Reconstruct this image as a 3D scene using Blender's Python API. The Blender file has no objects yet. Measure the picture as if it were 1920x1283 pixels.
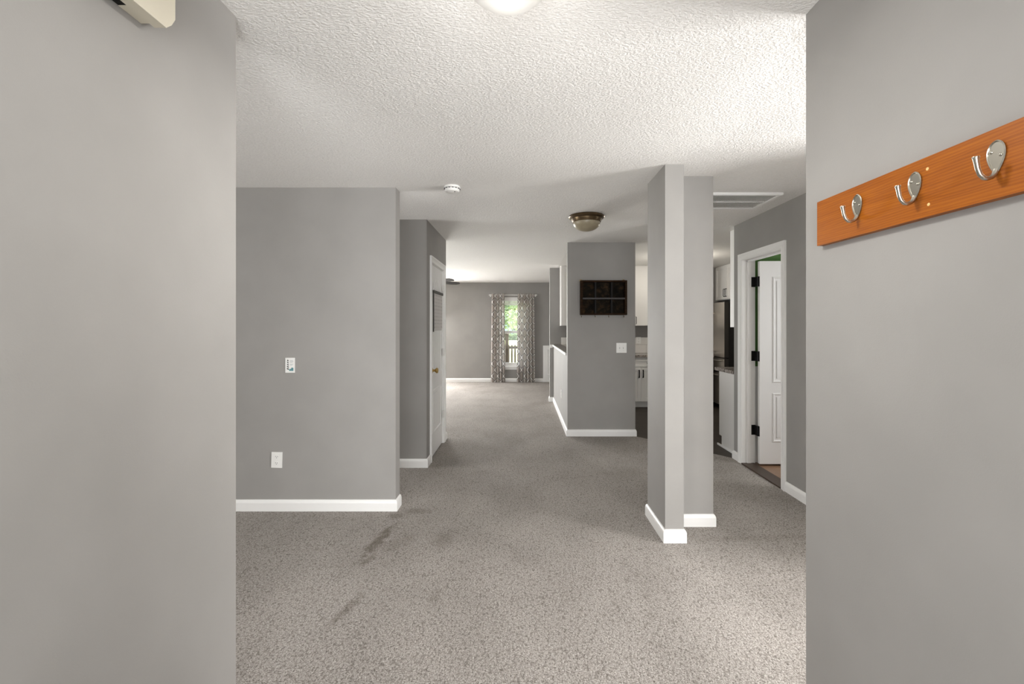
import bpy, bmesh, math, random
from mathutils import Vector, Matrix
random.seed(4)
SC = bpy.context.scene
COL = SC.collection
PI = math.pi

# ------------------------------------------------------------------ camera, world, daylight, exposure
EYE = 1.405
CEIL = 2.44
cam_d = bpy.data.cameras.new('camera')
cam_d.lens = 16.0; cam_d.sensor_width = 36.0
cam_d.shift_x = -20.0 / 1920; cam_d.shift_y = -32.5 / 1920
cam_d.clip_start = 0.02; cam_d.clip_end = 300
cam = bpy.data.objects.new('camera', cam_d); COL.objects.link(cam)
cam.location = (0, 0, EYE); cam.rotation_euler = (PI / 2, 0, 0)
SC.camera = cam

SC.view_settings.view_transform = 'Standard'
SC.view_settings.look = 'None'
SC.view_settings.gamma = 1.0
SC.view_settings.use_curve_mapping = False
SC.view_settings.exposure = 0.22

world = bpy.data.worlds.new('sky'); SC.world = world; world.use_nodes = True
bg = world.node_tree.nodes['Background']
bg.inputs[0].default_value = (0.86, 0.93, 1.0, 1); bg.inputs[1].default_value = 3.2

def sun(rx, rz, e):
    d = bpy.data.lights.new('sun', 'SUN'); d.energy = e; d.angle = 0.02; d.color = (1, .95, .86)
    o = bpy.data.objects.new('sun', d); COL.objects.link(o); o.rotation_euler = (rx, 0, rz); o.location = (10, 0, 20)
sun(math.radians(42), math.radians(108), 4.5)

def daylight(name, loc, aim, w, h, power, color=(1, .985, .965), spread=180):
    """area lamp hidden from the camera, set at one window opening for daylight (the frame is built further down)"""
    d = bpy.data.lights.new(name, 'AREA'); d.shape = 'RECTANGLE'; d.size = w; d.size_y = h
    d.energy = power; d.color = color; d.spread = math.radians(spread)
    o = bpy.data.objects.new(name, d); COL.objects.link(o); o.location = loc
    o.rotation_euler = (Vector(aim)).to_track_quat('-Z', 'Z').to_euler()
    o.visible_camera = False
    return o
SC.cycles.diffuse_bounces = 8
daylight('daylight_front_door', (-0.1, -1.50, 1.25), (0, 1, 0), 1.3, 1.9, 40)
daylight('daylight_left_room', (-2.4, -1.50, 1.35), (.3, 1, -.1), 1.8, 1.3, 55)
daylight('daylight_right_room', (2.6, -1.50, 1.35), (-.1, 1, -.1), 1.8, 1.3, 38)
daylight('fill_right_side', (4.02, 1.45, 1.4), (-1, -.1, .05), 1.6, 1.4, 175)  # fill lamp at an added side window, lifts ceiling and carpet
daylight('daylight_side_room', (4.02, 3.35, 1.5), (-1, .3, -.2), .8, 1.0, 22)
daylight('fill_left_passage', (-3.92, 4.0, 1.35), (1, 0, .25), .7, 1.3, 46)  # fill lamp added to brighten the hall ceiling
daylight('daylight_living_side', (-3.92, 7.3, 1.3), (1, 0, -.3), 2.2, 1.9, 28)
daylight('fill_living_far', (-2.85, 11.10, 1.3), (.25, -1, -.45), 1.6, 1.7, 255)  # fill lamp at an added window, brightens the living room carpet

# ------------------------------------------------------------------ materials
def mat(name, color=(.5, .5, .5), rough=.5, metal=0.0, spec=.5, **kw):
    m = bpy.data.materials.new(name); m.use_nodes = True
    b = m.node_tree.nodes['Principled BSDF']
    b.inputs['Base Color'].default_value = (*color, 1)
    b.inputs['Roughness'].default_value = rough
    b.inputs['Metallic'].default_value = metal
    b.inputs['Specular IOR Level'].default_value = spec
    m.diffuse_color = (*color, 1)
    return m
class N:
    """tiny node helper"""
    def __init__(s, m): s.m = m; s.t = m.node_tree; s.b = s.t.nodes['Principled BSDF']
    def new(s, typ, **kw):
        n = s.t.nodes.new(typ)
        for k, v in kw.items(): setattr(n, k, v)
        return n
    def link(s, a, b): s.t.links.new(a, b)
    def coord(s, scale=(1, 1, 1), which='Object', loc=(0, 0, 0), rot=(0, 0, 0)):
        c = s.new('ShaderNodeTexCoord'); mp = s.new('ShaderNodeMapping')
        mp.inputs['Scale'].default_value = scale; mp.inputs['Location'].default_value = loc
        mp.inputs['Rotation'].default_value = rot
        s.link(c.outputs[which], mp.inputs['Vector']); return mp.outputs['Vector']
    def noise(s, vec, scale, detail=2, rough=.5, dist=0):
        n = s.new('ShaderNodeTexNoise'); n.inputs['Scale'].default_value = scale
        n.inputs['Detail'].default_value = detail; n.inputs['Roughness'].default_value = rough
        n.inputs['Distortion'].default_value = dist
        s.link(vec, n.inputs['Vector']); return n.outputs['Fac']
    def ramp(s, fac, stops, interp='LINEAR'):
        r = s.new('ShaderNodeValToRGB'); r.color_ramp.interpolation = interp
        el = r.color_ramp.elements
        while len(el) < len(stops): el.new(.5)
        for e, (p, c) in zip(el, stops):
            e.position = p; e.color = (*c, 1) if len(c) == 3 else c
        s.link(fac, r.inputs['Fac']); return r.outputs['Color']
    def math(s, op, a, b=None, clamp=False):
        n = s.new('ShaderNodeMath', operation=op); n.use_clamp = clamp
        for i, v in enumerate((a, b)):
            if v is None: continue
            if isinstance(v, (int, float)): n.inputs[i].default_value = v
            else: s.link(v, n.inputs[i])
        return n.outputs[0]
    def mix(s, fac, a, b, mode='MIX'):
        n = s.new('ShaderNodeMix', data_type='RGBA', blend_type=mode)
        if isinstance(fac, (int, float)): n.inputs[0].default_value = fac
        else: s.link(fac, n.inputs[0])
        for i, v in ((6, a), (7, b)):
            if isinstance(v, tuple): n.inputs[i].default_value = (*v, 1)
            else: s.link(v, n.inputs[i])
        return n.outputs[2]
    def bump(s, h, strength, dist):
        n = s.new('ShaderNodeBump'); n.inputs['Strength'].default_value = strength
        n.inputs['Distance'].default_value = dist
        s.link(h, n.inputs['Height']); s.link(n.outputs[0], s.b.inputs['Normal'])
    def base(s, c): s.link(c, s.b.inputs['Base Color'])

M = {}
def paint(name, col):
    m = mat(name, col, .62, spec=.3); n = N(m); v = n.coord()
    a = n.noise(v, 3.0, 3); f = n.noise(v, 260, 2)
    c0 = tuple(x * .965 for x in col); c1 = tuple(min(1, x * 1.035) for x in col)
    n.base(n.ramp(a, [(.35, c0), (.65, c1)]))
    n.bump(f, .16, .0012)
    return m
M['wall'] = paint('grey_wall_paint', (.322, .311, .296))
M['green'] = paint('green_wall_paint', (.10, .22, .06))
M['trim'] = mat('white_trim_paint', (.86, .855, .84), .38)
M['door'] = mat('white_door_paint', (.80, .795, .785), .42)
M['cab'] = mat('white_cabinet_paint', (.78, .765, .74), .4)
M['plastic'] = mat('white_plastic', (.84, .835, .81), .35)
M['black'] = mat('black_metal', (.012, .012, .013), .4, .6)
M['dark'] = mat('dark_slot', (.012, .011, .010), .7, spec=.2)
M['brass'] = mat('antique_brass', (.48, .33, .12), .28, 1)
M['nickel'] = mat('satin_nickel', (.50, .475, .41), .27, 1)
M['hinge'] = mat('painted_hinge', (.74, .73, .71), .35, .2)
M['cream'] = mat('cream_plastic', (.60, .555, .45), .55)
M['bronze'] = mat('oil_rubbed_bronze', (.13, .09, .05), .33, .85)
M['granite_edge'] = mat('white_laminate', (.82, .81, .79), .35)
M['blade'] = mat('dark_walnut_blade', (.024, .018, .014), .85)
M['steel'] = mat('stainless_steel', (.62, .58, .53), .42, 1)
M['steel_dark'] = mat('dark_grey_appliance', (.055, .05, .045), .42, .3)
M['fridge_side'] = mat('black_appliance_side', (.012, .011, .010), .5)
M['rod'] = mat('white_rod', (.80, .79, .77), .3, .2)

def ceiling_mat():
    m = mat('knockdown_ceiling', (.83, .815, .785), .8, spec=.2); n = N(m)
    v = n.coord((1, 1.5, 1)); a = n.noise(v, 85, 2, .5, .2); b = n.noise(v, 190, 2, .5)
    h = n.math('ADD', n.ramp(a, [(.38, (0, 0, 0)), (.62, (1, 1, 1))]), n.math('MULTIPLY', b, .5))
    n.base(n.ramp(a, [(.3, (.85, .835, .81)), (.7, (.91, .895, .87))]))
    n.bump(h, .42, .006); return m
M['ceiling'] = ceiling_mat()
def glossy_ceiling_mat():
    m = mat('kitchen_ceiling', (.80, .785, .75), .42, spec=.5); n = N(m)
    a = n.noise(n.coord(), 50, 3); n.bump(a, .5, .006); return m
M['ceiling_kitchen'] = glossy_ceiling_mat()

def carpet_mat():
    m = mat('loop_carpet', (.36, .32, .28), .95, spec=.12); n = N(m)
    v = n.coord()
    # loops in rows: stretched voronoi cells with a twist of noise
    vo = n.new('ShaderNodeTexVoronoi'); vo.inputs['Scale'].default_value = 105
    vv = n.coord((1, .72, 1), rot=(0, 0, .55)); n.link(vv, vo.inputs['Vector'])
    cell = vo.outputs['Distance']
    fine = n.noise(v, 175, 2, .75); mid = n.noise(v, 90, 3, .6); big = n.noise(v, 1.5, 3, .55, .4); pile = n.noise(n.coord((1, .45, 1)), 3.4, 2)
    f = n.math('ADD', n.math('MULTIPLY', fine, .72), n.math('MULTIPLY', mid, .28))
    col = n.ramp(f, [(.36, (.085, .073, .064)), (.44, (.285, .260, .237)), (.54, (.395, .367, .341)), (.66, (.61, .575, .545))])
    pores = n.ramp(cell, [(.0, (1, 1, 1)), (.55, (.94, .94, .94)), (.85, (.62, .61, .60))])
    col = n.mix(1.0, col, pores, 'MULTIPLY')
    shade = n.ramp(n.math('ADD', n.math('MULTIPLY', big, .6), n.math('MULTIPLY', pile, .4)), [(.36, (.86, .855, .85)), (.5, (.98, .98, .98)), (.62, (1.06, 1.06, 1.06))])
    col = n.mix(1.0, col, shade, 'MULTIPLY')
    # dirt: worn-in spots at fixed places on the carpet
    sep = n.new('ShaderNodeSeparateXYZ'); n.link(v, sep.inputs[0])
    X, Y = sep.outputs[0], sep.outputs[1]
    wob = n.math('MULTIPLY', n.math('SUBTRACT', n.noise(v, 22, 4, .7), .5), 3.4)
    tot = None
    for cx, cy, rx, ry, rot, amt in ((-.935, 2.96, .035, .20, -.12, .85), (-.925, 2.72, .022, .07, -.2, .6), (-.80, 2.93, .07, .12, -.5, .32),
                                     (-.865, 2.25, .025, .11, -.25, .5), (-.52, 2.97, .06, .10, 0, .32), (-.93, 3.35, .05, .05, 0, .5),
                                     (-.45, 2.35, .03, .06, 0, .3), (-.80, 3.43, .10, .045, 0, .42), (1.62, 3.0, .5, .035, .05, .25)):
        dx = n.math('SUBTRACT', X, cx); dy = n.math('SUBTRACT', Y, cy)
        c, s = math.cos(rot), math.sin(rot)
        u = n.math('ADD', n.math('MULTIPLY', dx, c / rx), n.math('MULTIPLY', dy, s / rx))
        w = n.math('ADD', n.math('MULTIPLY', dx, -s / ry), n.math('MULTIPLY', dy, c / ry))
        r = n.math('SQRT', n.math('ADD', n.math('MULTIPLY', u, u), n.math('MULTIPLY', w, w)))
        k = n.math('MULTIPLY', n.math('SUBTRACT', 1.5, n.math('ADD', r, wob), clamp=True), amt, clamp=True)
        tot = k if tot is None else n.math('MAXIMUM', tot, k)
    col = n.mix(n.math('MULTIPLY', tot, .75), col, (.085, .068, .05))
    n.base(col)
    n.bump(n.math('ADD', fine, n.math('MULTIPLY', cell, -.8)), .6, .0045)
    return m
M['carpet'] = carpet_mat()

def planks(name, c0, c1, w=.14, rough=.35):
    m = mat(name, c0, rough); n = N(m)
    br = n.new('ShaderNodeTexBrick'); v = n.coord()
    n.link(v, br.inputs['Vector']); br.inputs['Scale'].default_value = 1
    br.inputs['Brick Width'].default_value = 1.1; br.inputs['Row Height'].default_value = w
    br.inputs['Mortar Size'].default_value = .003
    br.inputs['Color1'].default_value = (*c0, 1); br.inputs['Color2'].default_value = (*c1, 1)
    br.inputs['Mortar'].default_value = (*[x * .4 for x in c0], 1)
    g = n.noise(n.coord((3, 40, 1)), 3, 3)
    n.base(n.mix(.5, br.outputs['Color'], n.ramp(g, [(.3, c0), (.7, c1)])))
    return m
M['kfloor'] = planks('dark_kitchen_floor', (.030, .023, .018), (.050, .039, .031), rough=.5)
M['kfloor'].node_tree.nodes['Principled BSDF'].inputs['Specular IOR Level'].default_value = .2
M['bfloor'] = planks('brown_wood_floor', (.24, .14, .085), (.33, .20, .12), .1)
M['deckwood'] = planks('weathered_deck', (.11, .088, .064), (.16, .13, .098), .12, .8)

def wood_mat(name, c0, c1, c2, axis_scale, rough, scale=5):
    m = mat(name, c1, rough); n = N(m); v = n.coord(axis_scale)
    a = n.noise(v, scale, 4, .6, .9); wv = n.new('ShaderNodeTexWave', wave_type='BANDS', bands_direction='Z')
    wv.inputs['Scale'].default_value = 3.2; wv.inputs['Distortion'].default_value = 7; wv.inputs['Detail'].default_value = 2.5; wv.inputs['Detail Scale'].default_value = 1.2
    n.link(v, wv.inputs['Vector'])
    f = n.math('ADD', n.math('MULTIPLY', a, .75), n.math('MULTIPLY', wv.outputs['Fac'], .25))
    n.base(n.ramp(f, [(.25, c0), (.5, c1), (.75, c2)])); n.bump(f, .08, .001)
    return m
M['rackwood'] = wood_mat('orange_stained_pine', (.245, .060, .0), (.31, .082, .001), (.38, .110, .002), (2, 1.1, 15), .40)
M['rackwood'].node_tree.nodes['Principled BSDF'].inputs['Specular IOR Level'].default_value = .28
M['shelfwood'] = wood_mat('dark_brown_wood', (.010, .005, .0025), (.022, .011, .005), (.050, .024, .010), (2, 2, 14), .5)
M['shelfback'] = mat('blotched_brown_backing', (.01, .008, .005), .8); _n = N(M['shelfback']); _n.base(_n.ramp(_n.noise(_n.coord(), 16, 4, .65, .5), [(.35, (.005, .004, .003)), (.52, (.014, .010, .006)), (.7, (.050, .028, .012))]))
for _k in ('shelfwood', 'shelfback'): M[_k].node_tree.nodes['Principled BSDF'].inputs['Specular IOR Level'].default_value = .12; M[_k].node_tree.nodes['Principled BSDF'].inputs['Roughness'].default_value = .8
M['shelfedge'] = mat('grey_worn_shelf_edge', (.04, .035, .034), .6)

def granite():
    m = mat('speckled_granite', (.3, .27, .25), .2); n = N(m); a = n.noise(n.coord(), 55, 4, .7)
    n.base(n.ramp(a, [(.36, (.02, .017, .015)), (.48, (.20, .17, .15)), (.56, (.5, .46, .42)), (.66, (.12, .09, .08))])); return m
M['granite'] = granite()
def darktop():
    m = mat('dark_bar_top', (.10, .085, .075), .3); n = N(m); a = n.noise(n.coord(), 60, 3, .7)
    n.base(n.ramp(a, [(.4, (.05, .042, .036)), (.6, (.16, .14, .12))])); return m
M['bartop'] = darktop()
def tile():
    m = mat('white_backsplash_tile', (.75, .72, .69), .25); n = N(m)
    br = n.new('ShaderNodeTexBrick'); n.link(n.coord(rot=(PI / 2, 0, 0)), br.inputs['Vector']); br.inputs['Scale'].default_value = 1
    br.inputs['Brick Width'].default_value = .30; br.inputs['Row Height'].default_value = .15; br.inputs['Mortar Size'].default_value = .003
    br.inputs['Color1'].default_value = (.76, .735, .70, 1); br.inputs['Color2'].default_value = (.72, .695, .665, 1); br.inputs['Mortar'].default_value = (.45, .43, .41, 1)
    n.base(br.outputs['Color']); return m
M['tile'] = tile()
def frosted(name, c):
    m = mat(name, c, .35); n = N(m); a = n.noise(n.coord(), 9, 3, .6, 1.2)
    n.base(n.ramp(a, [(.3, tuple(x * .86 for x in c)), (.7, c)])); return m
M['dome_white'] = mat('white_opal_glass', (.66, .65, .625), .3)
_b = M['dome_white'].node_tree.nodes['Principled BSDF']; _b.inputs['Emission Color'].default_value = (1, .96, .9, 1); _b.inputs['Emission Strength'].default_value = .05
M['dome_amber'] = frosted('amber_alabaster_glass', (.36, .31, .215))
def paper():
    m = mat('printed_paper', (.62, .60, .58), .6); n = N(m)
    c = n.new('ShaderNodeTexCoord'); sp = n.new('ShaderNodeSeparateXYZ'); n.link(c.outputs['Object'], sp.inputs[0])
    rows = n.math('FRACT', n.math('MULTIPLY', sp.outputs[2], 26))
    ink = n.math('GREATER_THAN', rows, .62)
    br = n.math('GREATER_THAN', n.noise(n.coord((1, 26, 26)), 1.4, 2), .46)
    n.base(n.mix(n.math('MULTIPLY', n.math('MULTIPLY', ink, br), .35), (.60, .575, .56), (.30, .28, .27))); return m
M['paper'] = paper()
def glass():
    m = mat('window_glass', (1, 1, 1), .0); n = N(m)
    tr = n.new('ShaderNodeBsdfTransparent'); gl = n.new('ShaderNodeBsdfGlossy'); gl.inputs['Roughness'].default_value = .02
    fr = n.new('ShaderNodeFresnel'); fr.inputs['IOR'].default_value = 1.3
    mx = n.new('ShaderNodeMixShader'); n.link(fr.outputs[0], mx.inputs[0]); n.link(tr.outputs[0], mx.inputs[1]); n.link(gl.outputs[0], mx.inputs[2])
    out = [x for x in n.t.nodes if x.type == 'OUTPUT_MATERIAL'][0]; n.link(mx.outputs[0], out.inputs['Surface'])
    return m
M['glass'] = glass()

def curtain_mat():
    m = mat('ogee_print_curtain', (.5, .45, .42), .85, spec=.1); n = N(m)
    c = n.new('ShaderNodeTexCoord'); sp = n.new('ShaderNodeSeparateXYZ'); n.link(c.outputs['UV'], sp.inputs[0])
    U, V = sp.outputs[0], sp.outputs[1]          # metres of cloth
    u = n.math('MULTIPLY', U, 1 / .21); a = n.math('MULTIPLY', n.math('COSINE', n.math('MULTIPLY', V, 2 * PI / .30)), .205)
    def fam(sign, off):
        t = n.math('FRACT', n.math('ADD', n.math('ADD', u, n.math('MULTIPLY', a, sign)), off))
        return n.math('ABSOLUTE', n.math('SUBTRACT', t, .5))
    d = n.math('MINIMUM', fam(1, .5), fam(-1, 0.0))
    col = n.ramp(d, [(0, (.95, .93, .90)), (.065, (.97, .95, .92)), (.066, (.045, .035, .04)), (.122, (.045, .035, .04)), (.123, (.56, .515, .48))], 'CONSTANT')
    n.base(col)
    tr = n.new('ShaderNodeBsdfTranslucent'); n.link(col, tr.inputs['Color'])
    mx = n.new('ShaderNodeMixShader'); mx.inputs[0].default_value = .5
    out = [x for x in n.t.nodes if x.type == 'OUTPUT_MATERIAL'][0]
    n.link(n.b.outputs[0], mx.inputs[1]); n.link(tr.outputs[0], mx.inputs[2]); n.link(mx.outputs[0], out.inputs['Surface'])
    return m
M['curtain'] = curtain_mat()
def leaves(name, c0, c1):
    m = mat(name, c0, .6); n = N(m); n.base(n.ramp(n.noise(n.coord(), 1.3, 3), [(.35, c0), (.65, c1)])); return m
M['leaf'] = leaves('tree_leaves', (.20, .27, .12), (.48, .56, .30))
M['leaf2'] = leaves('deep_tree_leaves', (.16, .23, .14), (.34, .42, .26))
M['bark'] = mat('bark', (.16, .12, .09), .9)
M['lawn'] = leaves('lawn_grass', (.46, .54, .20), (.62, .66, .28))
M['hedge'] = leaves('hedge_leaves', (.10, .16, .07), (.20, .28, .12))
M['siding'] = mat('pale_blue_siding', (.42, .55, .66), .7)
M['roof'] = mat('grey_shingles', (.30, .31, .33), .8)
M['pic_teal'] = mat('teal_print', (.10, .27, .30), .5)
M['pic_grey'] = mat('pale_grey_print', (.55, .57, .57), .5)
M['filler'] = mat('pale_wood_filler', (.80, .52, .20), .6)

# ------------------------------------------------------------------ mesh helpers
def new(): return bmesh.new()
def box(bm, x0, x1, y0, y1, z0, z1):
    x0, x1 = sorted((x0, x1)); y0, y1 = sorted((y0, y1)); z0, z1 = sorted((z0, z1))
    v = [bm.verts.new(p) for p in ((x0, y0, z0), (x1, y0, z0), (x1, y1, z0), (x0, y1, z0), (x0, y0, z1), (x1, y0, z1), (x1, y1, z1), (x0, y1, z1))]
    return [bm.faces.new([v[i] for i in f]) for f in ((3, 2, 1, 0), (4, 5, 6, 7), (0, 1, 5, 4), (1, 2, 6, 5), (2, 3, 7, 6), (3, 0, 4, 7))]
def bevel(bm, w, seg=2, vertical_only=False, minlen=0):
    es = []
    for e in bm.edges:
        if len(e.link_faces) != 2: continue
        if e.calc_face_angle(0) < .5: continue
        if vertical_only:
            d = (e.verts[0].co - e.verts[1].co)
            if abs(d.z) < .9 * d.length or d.length < minlen: continue
        es.append(e)
    if es: bmesh.ops.bevel(bm, geom=es, offset=w, segments=seg, affect='EDGES', profile=.5, clamp_overlap=True)
def prism(bm, poly, fn):
    """poly: list of 2-D points, fn(u, v, k) -> 3-D for k = 0, 1"""
    a = [bm.verts.new(fn(u, v, 0)) for u, v in poly]; b = [bm.verts.new(fn(u, v, 1)) for u, v in poly]
    n = len(poly); bm.faces.new(a[::-1]); bm.faces.new(b)
    for i in range(n): bm.faces.new((a[i], a[(i + 1) % n], b[(i + 1) % n], b[i]))
def sweep(bm, path, prof, fn, closed=False):
    """mitred sweep of profile [(offset, height)] along a 2-D path; fn(u, v, h) -> 3-D. Offset is to the left of travel."""
    n = len(path); P = [Vector(p) for p in path]; rings = []
    for i in range(n):
        def nrm(a, b):
            d = (b - a).normalized(); return Vector((-d.y, d.x))
        n0 = nrm(P[i - 1], P[i]) if (i > 0 or closed) else None
        n1 = nrm(P[i], P[(i + 1) % n]) if (i < n - 1 or closed) else None
        if n0 is None: mi = n1
        elif n1 is None: mi = n0
        else:
            mi = (n0 + n1); mi.normalize(); mi = mi / max(.2, mi.dot(n0))
        rings.append([bm.verts.new(fn(*(P[i] + mi * o), h)) for o, h in prof])
    k = len(prof)
    for i in range(n if closed else n - 1):
        a, b = rings[i], rings[(i + 1) % n]
        for j in range(k): bm.faces.new((a[j], a[(j + 1) % k], b[(j + 1) % k], b[j]))
    if not closed:
        bm.faces.new(rings[0][::-1]); bm.faces.new(rings[-1])
def lathe(bm, prof, c, seg=40, axis='z', sgn=1):
    """prof: [(r, h)] ; axis z: h added to z"""
    rings = []
    for r, h in prof:
        ring = []
        for i in range(seg if r > 1e-6 else 1):
            t = 2 * PI * i / seg; a, b = r * math.cos(t), r * math.sin(t)
            if axis == 'z': p = (c[0] + a, c[1] + b, c[2] + h)
            elif axis == 'x': p = (c[0] + h, c[1] + a, c[2] + b)
            else: p = (c[0] + a, c[1] + h, c[2] + b)
            ring.append(bm.verts.new(p))
        rings.append(ring)
    for a, b in zip(rings, rings[1:]):
        if len(a) == 1 and len(b) == 1: continue
        for i in range(seg):
            j = (i + 1) % seg
            if len(a) == 1: bm.faces.new((a[0], b[i], b[j]))
            elif len(b) == 1: bm.faces.new((a[i], a[j], b[0]))
            else: bm.faces.new((a[i], a[j], b[j], b[i]))
def tube(bm, pts, radii, seg=12, cap=True):
    P = [Vector(p) for p in pts]
    if not isinstance(radii, (list, tuple)): radii = [radii] * len(P)
    rings = []; up = None
    for i, p in enumerate(P):
        d = (P[min(i + 1, len(P) - 1)] - P[max(i - 1, 0)]).normalized()
        if up is None: up = Vector((0, 0, 1)) if abs(d.z) < .9 else Vector((1, 0, 0))
        s = d.cross(up).normalized(); up = s.cross(d).normalized()
        rings.append([bm.verts.new(p + radii[i] * (math.cos(2 * PI * k / seg) * s + math.sin(2 * PI * k / seg) * up)) for k in range(seg)])
    for a, b in zip(rings, rings[1:]):
        for k in range(seg): bm.faces.new((a[k], a[(k + 1) % seg], b[(k + 1) % seg], b[k]))
    if cap: bm.faces.new(rings[0][::-1]); bm.faces.new(rings[-1])
def obj(name, bm, material, parent=None, smooth=False, angle=None):
    bmesh.ops.recalc_face_normals(bm, faces=bm.faces)
    me = bpy.data.meshes.new(name); bm.to_mesh(me); bm.free()
    ms = material if isinstance(material, list) else [material]
    for m_ in ms: me.materials.append(m_)
    if smooth:
        me.polygons.foreach_set('use_smooth', [True] * len(me.polygons))
        if angle: me.set_sharp_from_angle(angle=math.radians(angle))
    o = bpy.data.objects.new(name, me); COL.objects.link(o)
    if parent: o.parent = parent; o.matrix_parent_inverse = Matrix.Translation(-Vector(parent.location)) if parent.type == 'EMPTY' else Matrix()
    return o
def tag(o, label, cat, group=None):
    o['label'] = label; o['category'] = cat
    if group: o['group'] = group
    return o
def thing(name, label, cat, loc=(0, 0, 0), group=None):
    o = bpy.data.objects.new(name, None); COL.objects.link(o); o.location = loc; o.empty_display_size = .05
    return tag(o, label, cat, group)
def struct(name, bm, m, label=None, **kw):
    o = obj(name, bm, m, **kw); o['kind'] = 'structure'
    if label: o['label'] = label
    return o
def B(name, m, *dims, parent=None, bev=0, seg=2, smooth=False):
    bm = new(); box(bm, *dims)
    if bev: bevel(bm, bev, seg)
    return obj(name, bm, m, parent, smooth)

# ------------------------------------------------------------------ the setting
XL, XR, YF, YB = -4.0, 4.10, -1.60, 11.19       # outer shell of the house
T = .12
# floors
bm = new()
def slab(bm, poly, z0, z1): prism(bm, poly, lambda u, v, k: (u, v, z1 if k else z0))
slab(bm, [(XL, YF), (XR, YF), (XR, 2.40), (2.22, 2.40), (2.22, 4.78), (1.418, 5.73), (.60, 5.79), (.60, 8.36), (XR, 8.36), (XR, YB), (XL, YB)], -.10, 0)
struct('floor', bm, M['carpet'], 'grey beige loop pile carpet')
bm = new(); slab(bm, [(2.22, 4.78), (2.22, 4.70), (XR, 4.70), (XR, 8.36), (.60, 8.36), (.60, 5.79), (1.418, 5.73)], -.10, -.002)
struct('floor_kitchen', bm, M['kfloor'], 'dark brown kitchen floor')
bm = new(); slab(bm, [(2.22, 2.40), (XR, 2.40), (XR, 4.70), (2.22, 4.70)], -.10, -.001)
struct('floor_side_room', bm, M['bfloor'], 'brown wood floor of the side room')
# ceilings
bm = new(); slab(bm, [(XL, YF), (XR, YF), (XR, 4.72), (2.28, 4.72), (1.418, 5.79), (.63, 5.79), (.63, 8.36), (XR, 8.36), (XR, YB), (XL, YB)], CEIL, CEIL + .1)
struct('ceiling', bm, M['ceiling'], 'white textured ceiling')
bm = new(); slab(bm, [(2.28, 4.72), (XR, 4.72), (XR, 8.36), (.63, 8.36), (.63, 5.79), (1.418, 5.79)], CEIL, CEIL + .1)
struct('ceiling_kitchen', bm, M['ceiling_kitchen'], 'white kitchen ceiling')

def wall(name, *boxes, m='wall', bev=.012, label=None):
    """bevelled drywall; each box is (x0, x1, y0, y1) or with z range"""
    bm = new()
    for b in boxes:
        t = new(); box(t, *(b if len(b) == 6 else (*b, 0, CEIL)))
        if bev: bevel(t, bev, 3, True, .5)
        me = bpy.data.meshes.new('t'); t.to_mesh(me); t.free(); bm.from_mesh(me); bpy.data.meshes.remove(me)
    o = struct(name, bm, M[m], label, smooth=True, angle=40)
    return o
def wall_door(name, x0, x1, y0, y1, d0, d1, h):
    bm = new()
    prism(bm, [(y0, 0), (d0, 0), (d0, h), (d1, h), (d1, 0), (y1, 0), (y1, CEIL), (y0, CEIL)], lambda u, v, k: (x1 if k else x0, u, v))
    bevel(bm, .010, 3, True, 2.3)
    return struct(name, bm, M['wall'], smooth=True, angle=40)
wall('wall_left_entry', (-.964 - T, -.964, YF, 1.53))
wall('wall_right_entry', (.945, .945 + T, YF, 1.518))
wall('wall_left_partition', (XL, -.958, 3.434, 3.545))
wall('wall_left_recess', (XL, -.956, 4.475, 4.475 + T))
wall_door('wall_left_closet', -.944 - T, -.944, 4.476, 5.60, 4.69, 5.41, 2.045)
wall('wall_left_living', (XL, -.956, 5.48, 5.598))
wall('wall_column', (.919, 1.039, 2.935, 3.347))
wall('wall_column_wing', (1.030, 1.328, 3.172, 3.346))
wall('wall_block', (.5645, 1.418, 5.73, 5.845))
wall('wall_bar', (.5645, .68, 5.84, 8.305, 0, 1.012), bev=0)
wall('wall_kitchen', (.495, XR, 8.30, 8.42))
wall_door('wall_right_hall', 2.22, 2.34, 2.40, 4.78, 3.88, 4.61, 2.065)
wall('wall_right_lobby', (2.33, XR, 2.40, 2.40 + T))
wall('wall_side_room', (2.33, XR, 4.66, 4.78), bev=0)
B('wall_side_room_lining', M['green'], 2.335, XR, 4.650, 4.661, .98, CEIL)['kind'] = 'structure'
B('wall_side_room_wainscot', M['trim'], 2.335, XR, 4.648, 4.661, 0, .98)['kind'] = 'structure'

# outer walls with window openings
def wall_open(name, axis, c0, c1, a0, a1, holes):
    """outer wall along axis with rectangular holes (a, b, z0, z1)"""
    bm = new(); cur = a0
    def add(p, q, z0, z1):
        if q - p < 1e-4 or z1 - z0 < 1e-4: return
        if axis == 'x': box(bm, p, q, c0, c1, z0, z1)
        else: box(bm, c0, c1, p, q, z0, z1)
    for a, b, z0, z1 in sorted(holes):
        add(cur, a, 0, CEIL); add(a, b, 0, z0); add(a, b, z1, CEIL); cur = b
    add(cur, a1, 0, CEIL)
    return struct(name, bm, M['wall'])
WIN = (-.62, .14, .37, 2.08)     # the window seen at the end of the living room
wall_open('wall_far', 'x', YB, YB + .15, XL - .15, XR + .15, [WIN, (-3.7, -2.0, .37, 2.08)])
wall_open('wall_front', 'x', YF - .15, YF, XL - .15, XR + .15, [(-3.3, -1.5, .7, 2.0), (-.75, .55, 0, 2.2), (1.7, 3.5, .7, 2.0)])
wall_open('wall_left_outer', 'y', XL - .15, XL, YF, YB, [(3.65, 4.35, .7, 2.0), (6.2, 8.4, .35, 2.25)])
wall_open('wall_right_outer', 'y', XR, XR + .15, YF, YB, [(.65, 2.25, .7, 2.1), (2.9, 3.8, 1.0, 2.05)])
B('wall_right_living', M['wall'], 2.2, 2.2 + T, 8.415, YB, 0, CEIL)['kind'] = 'structure'

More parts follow.
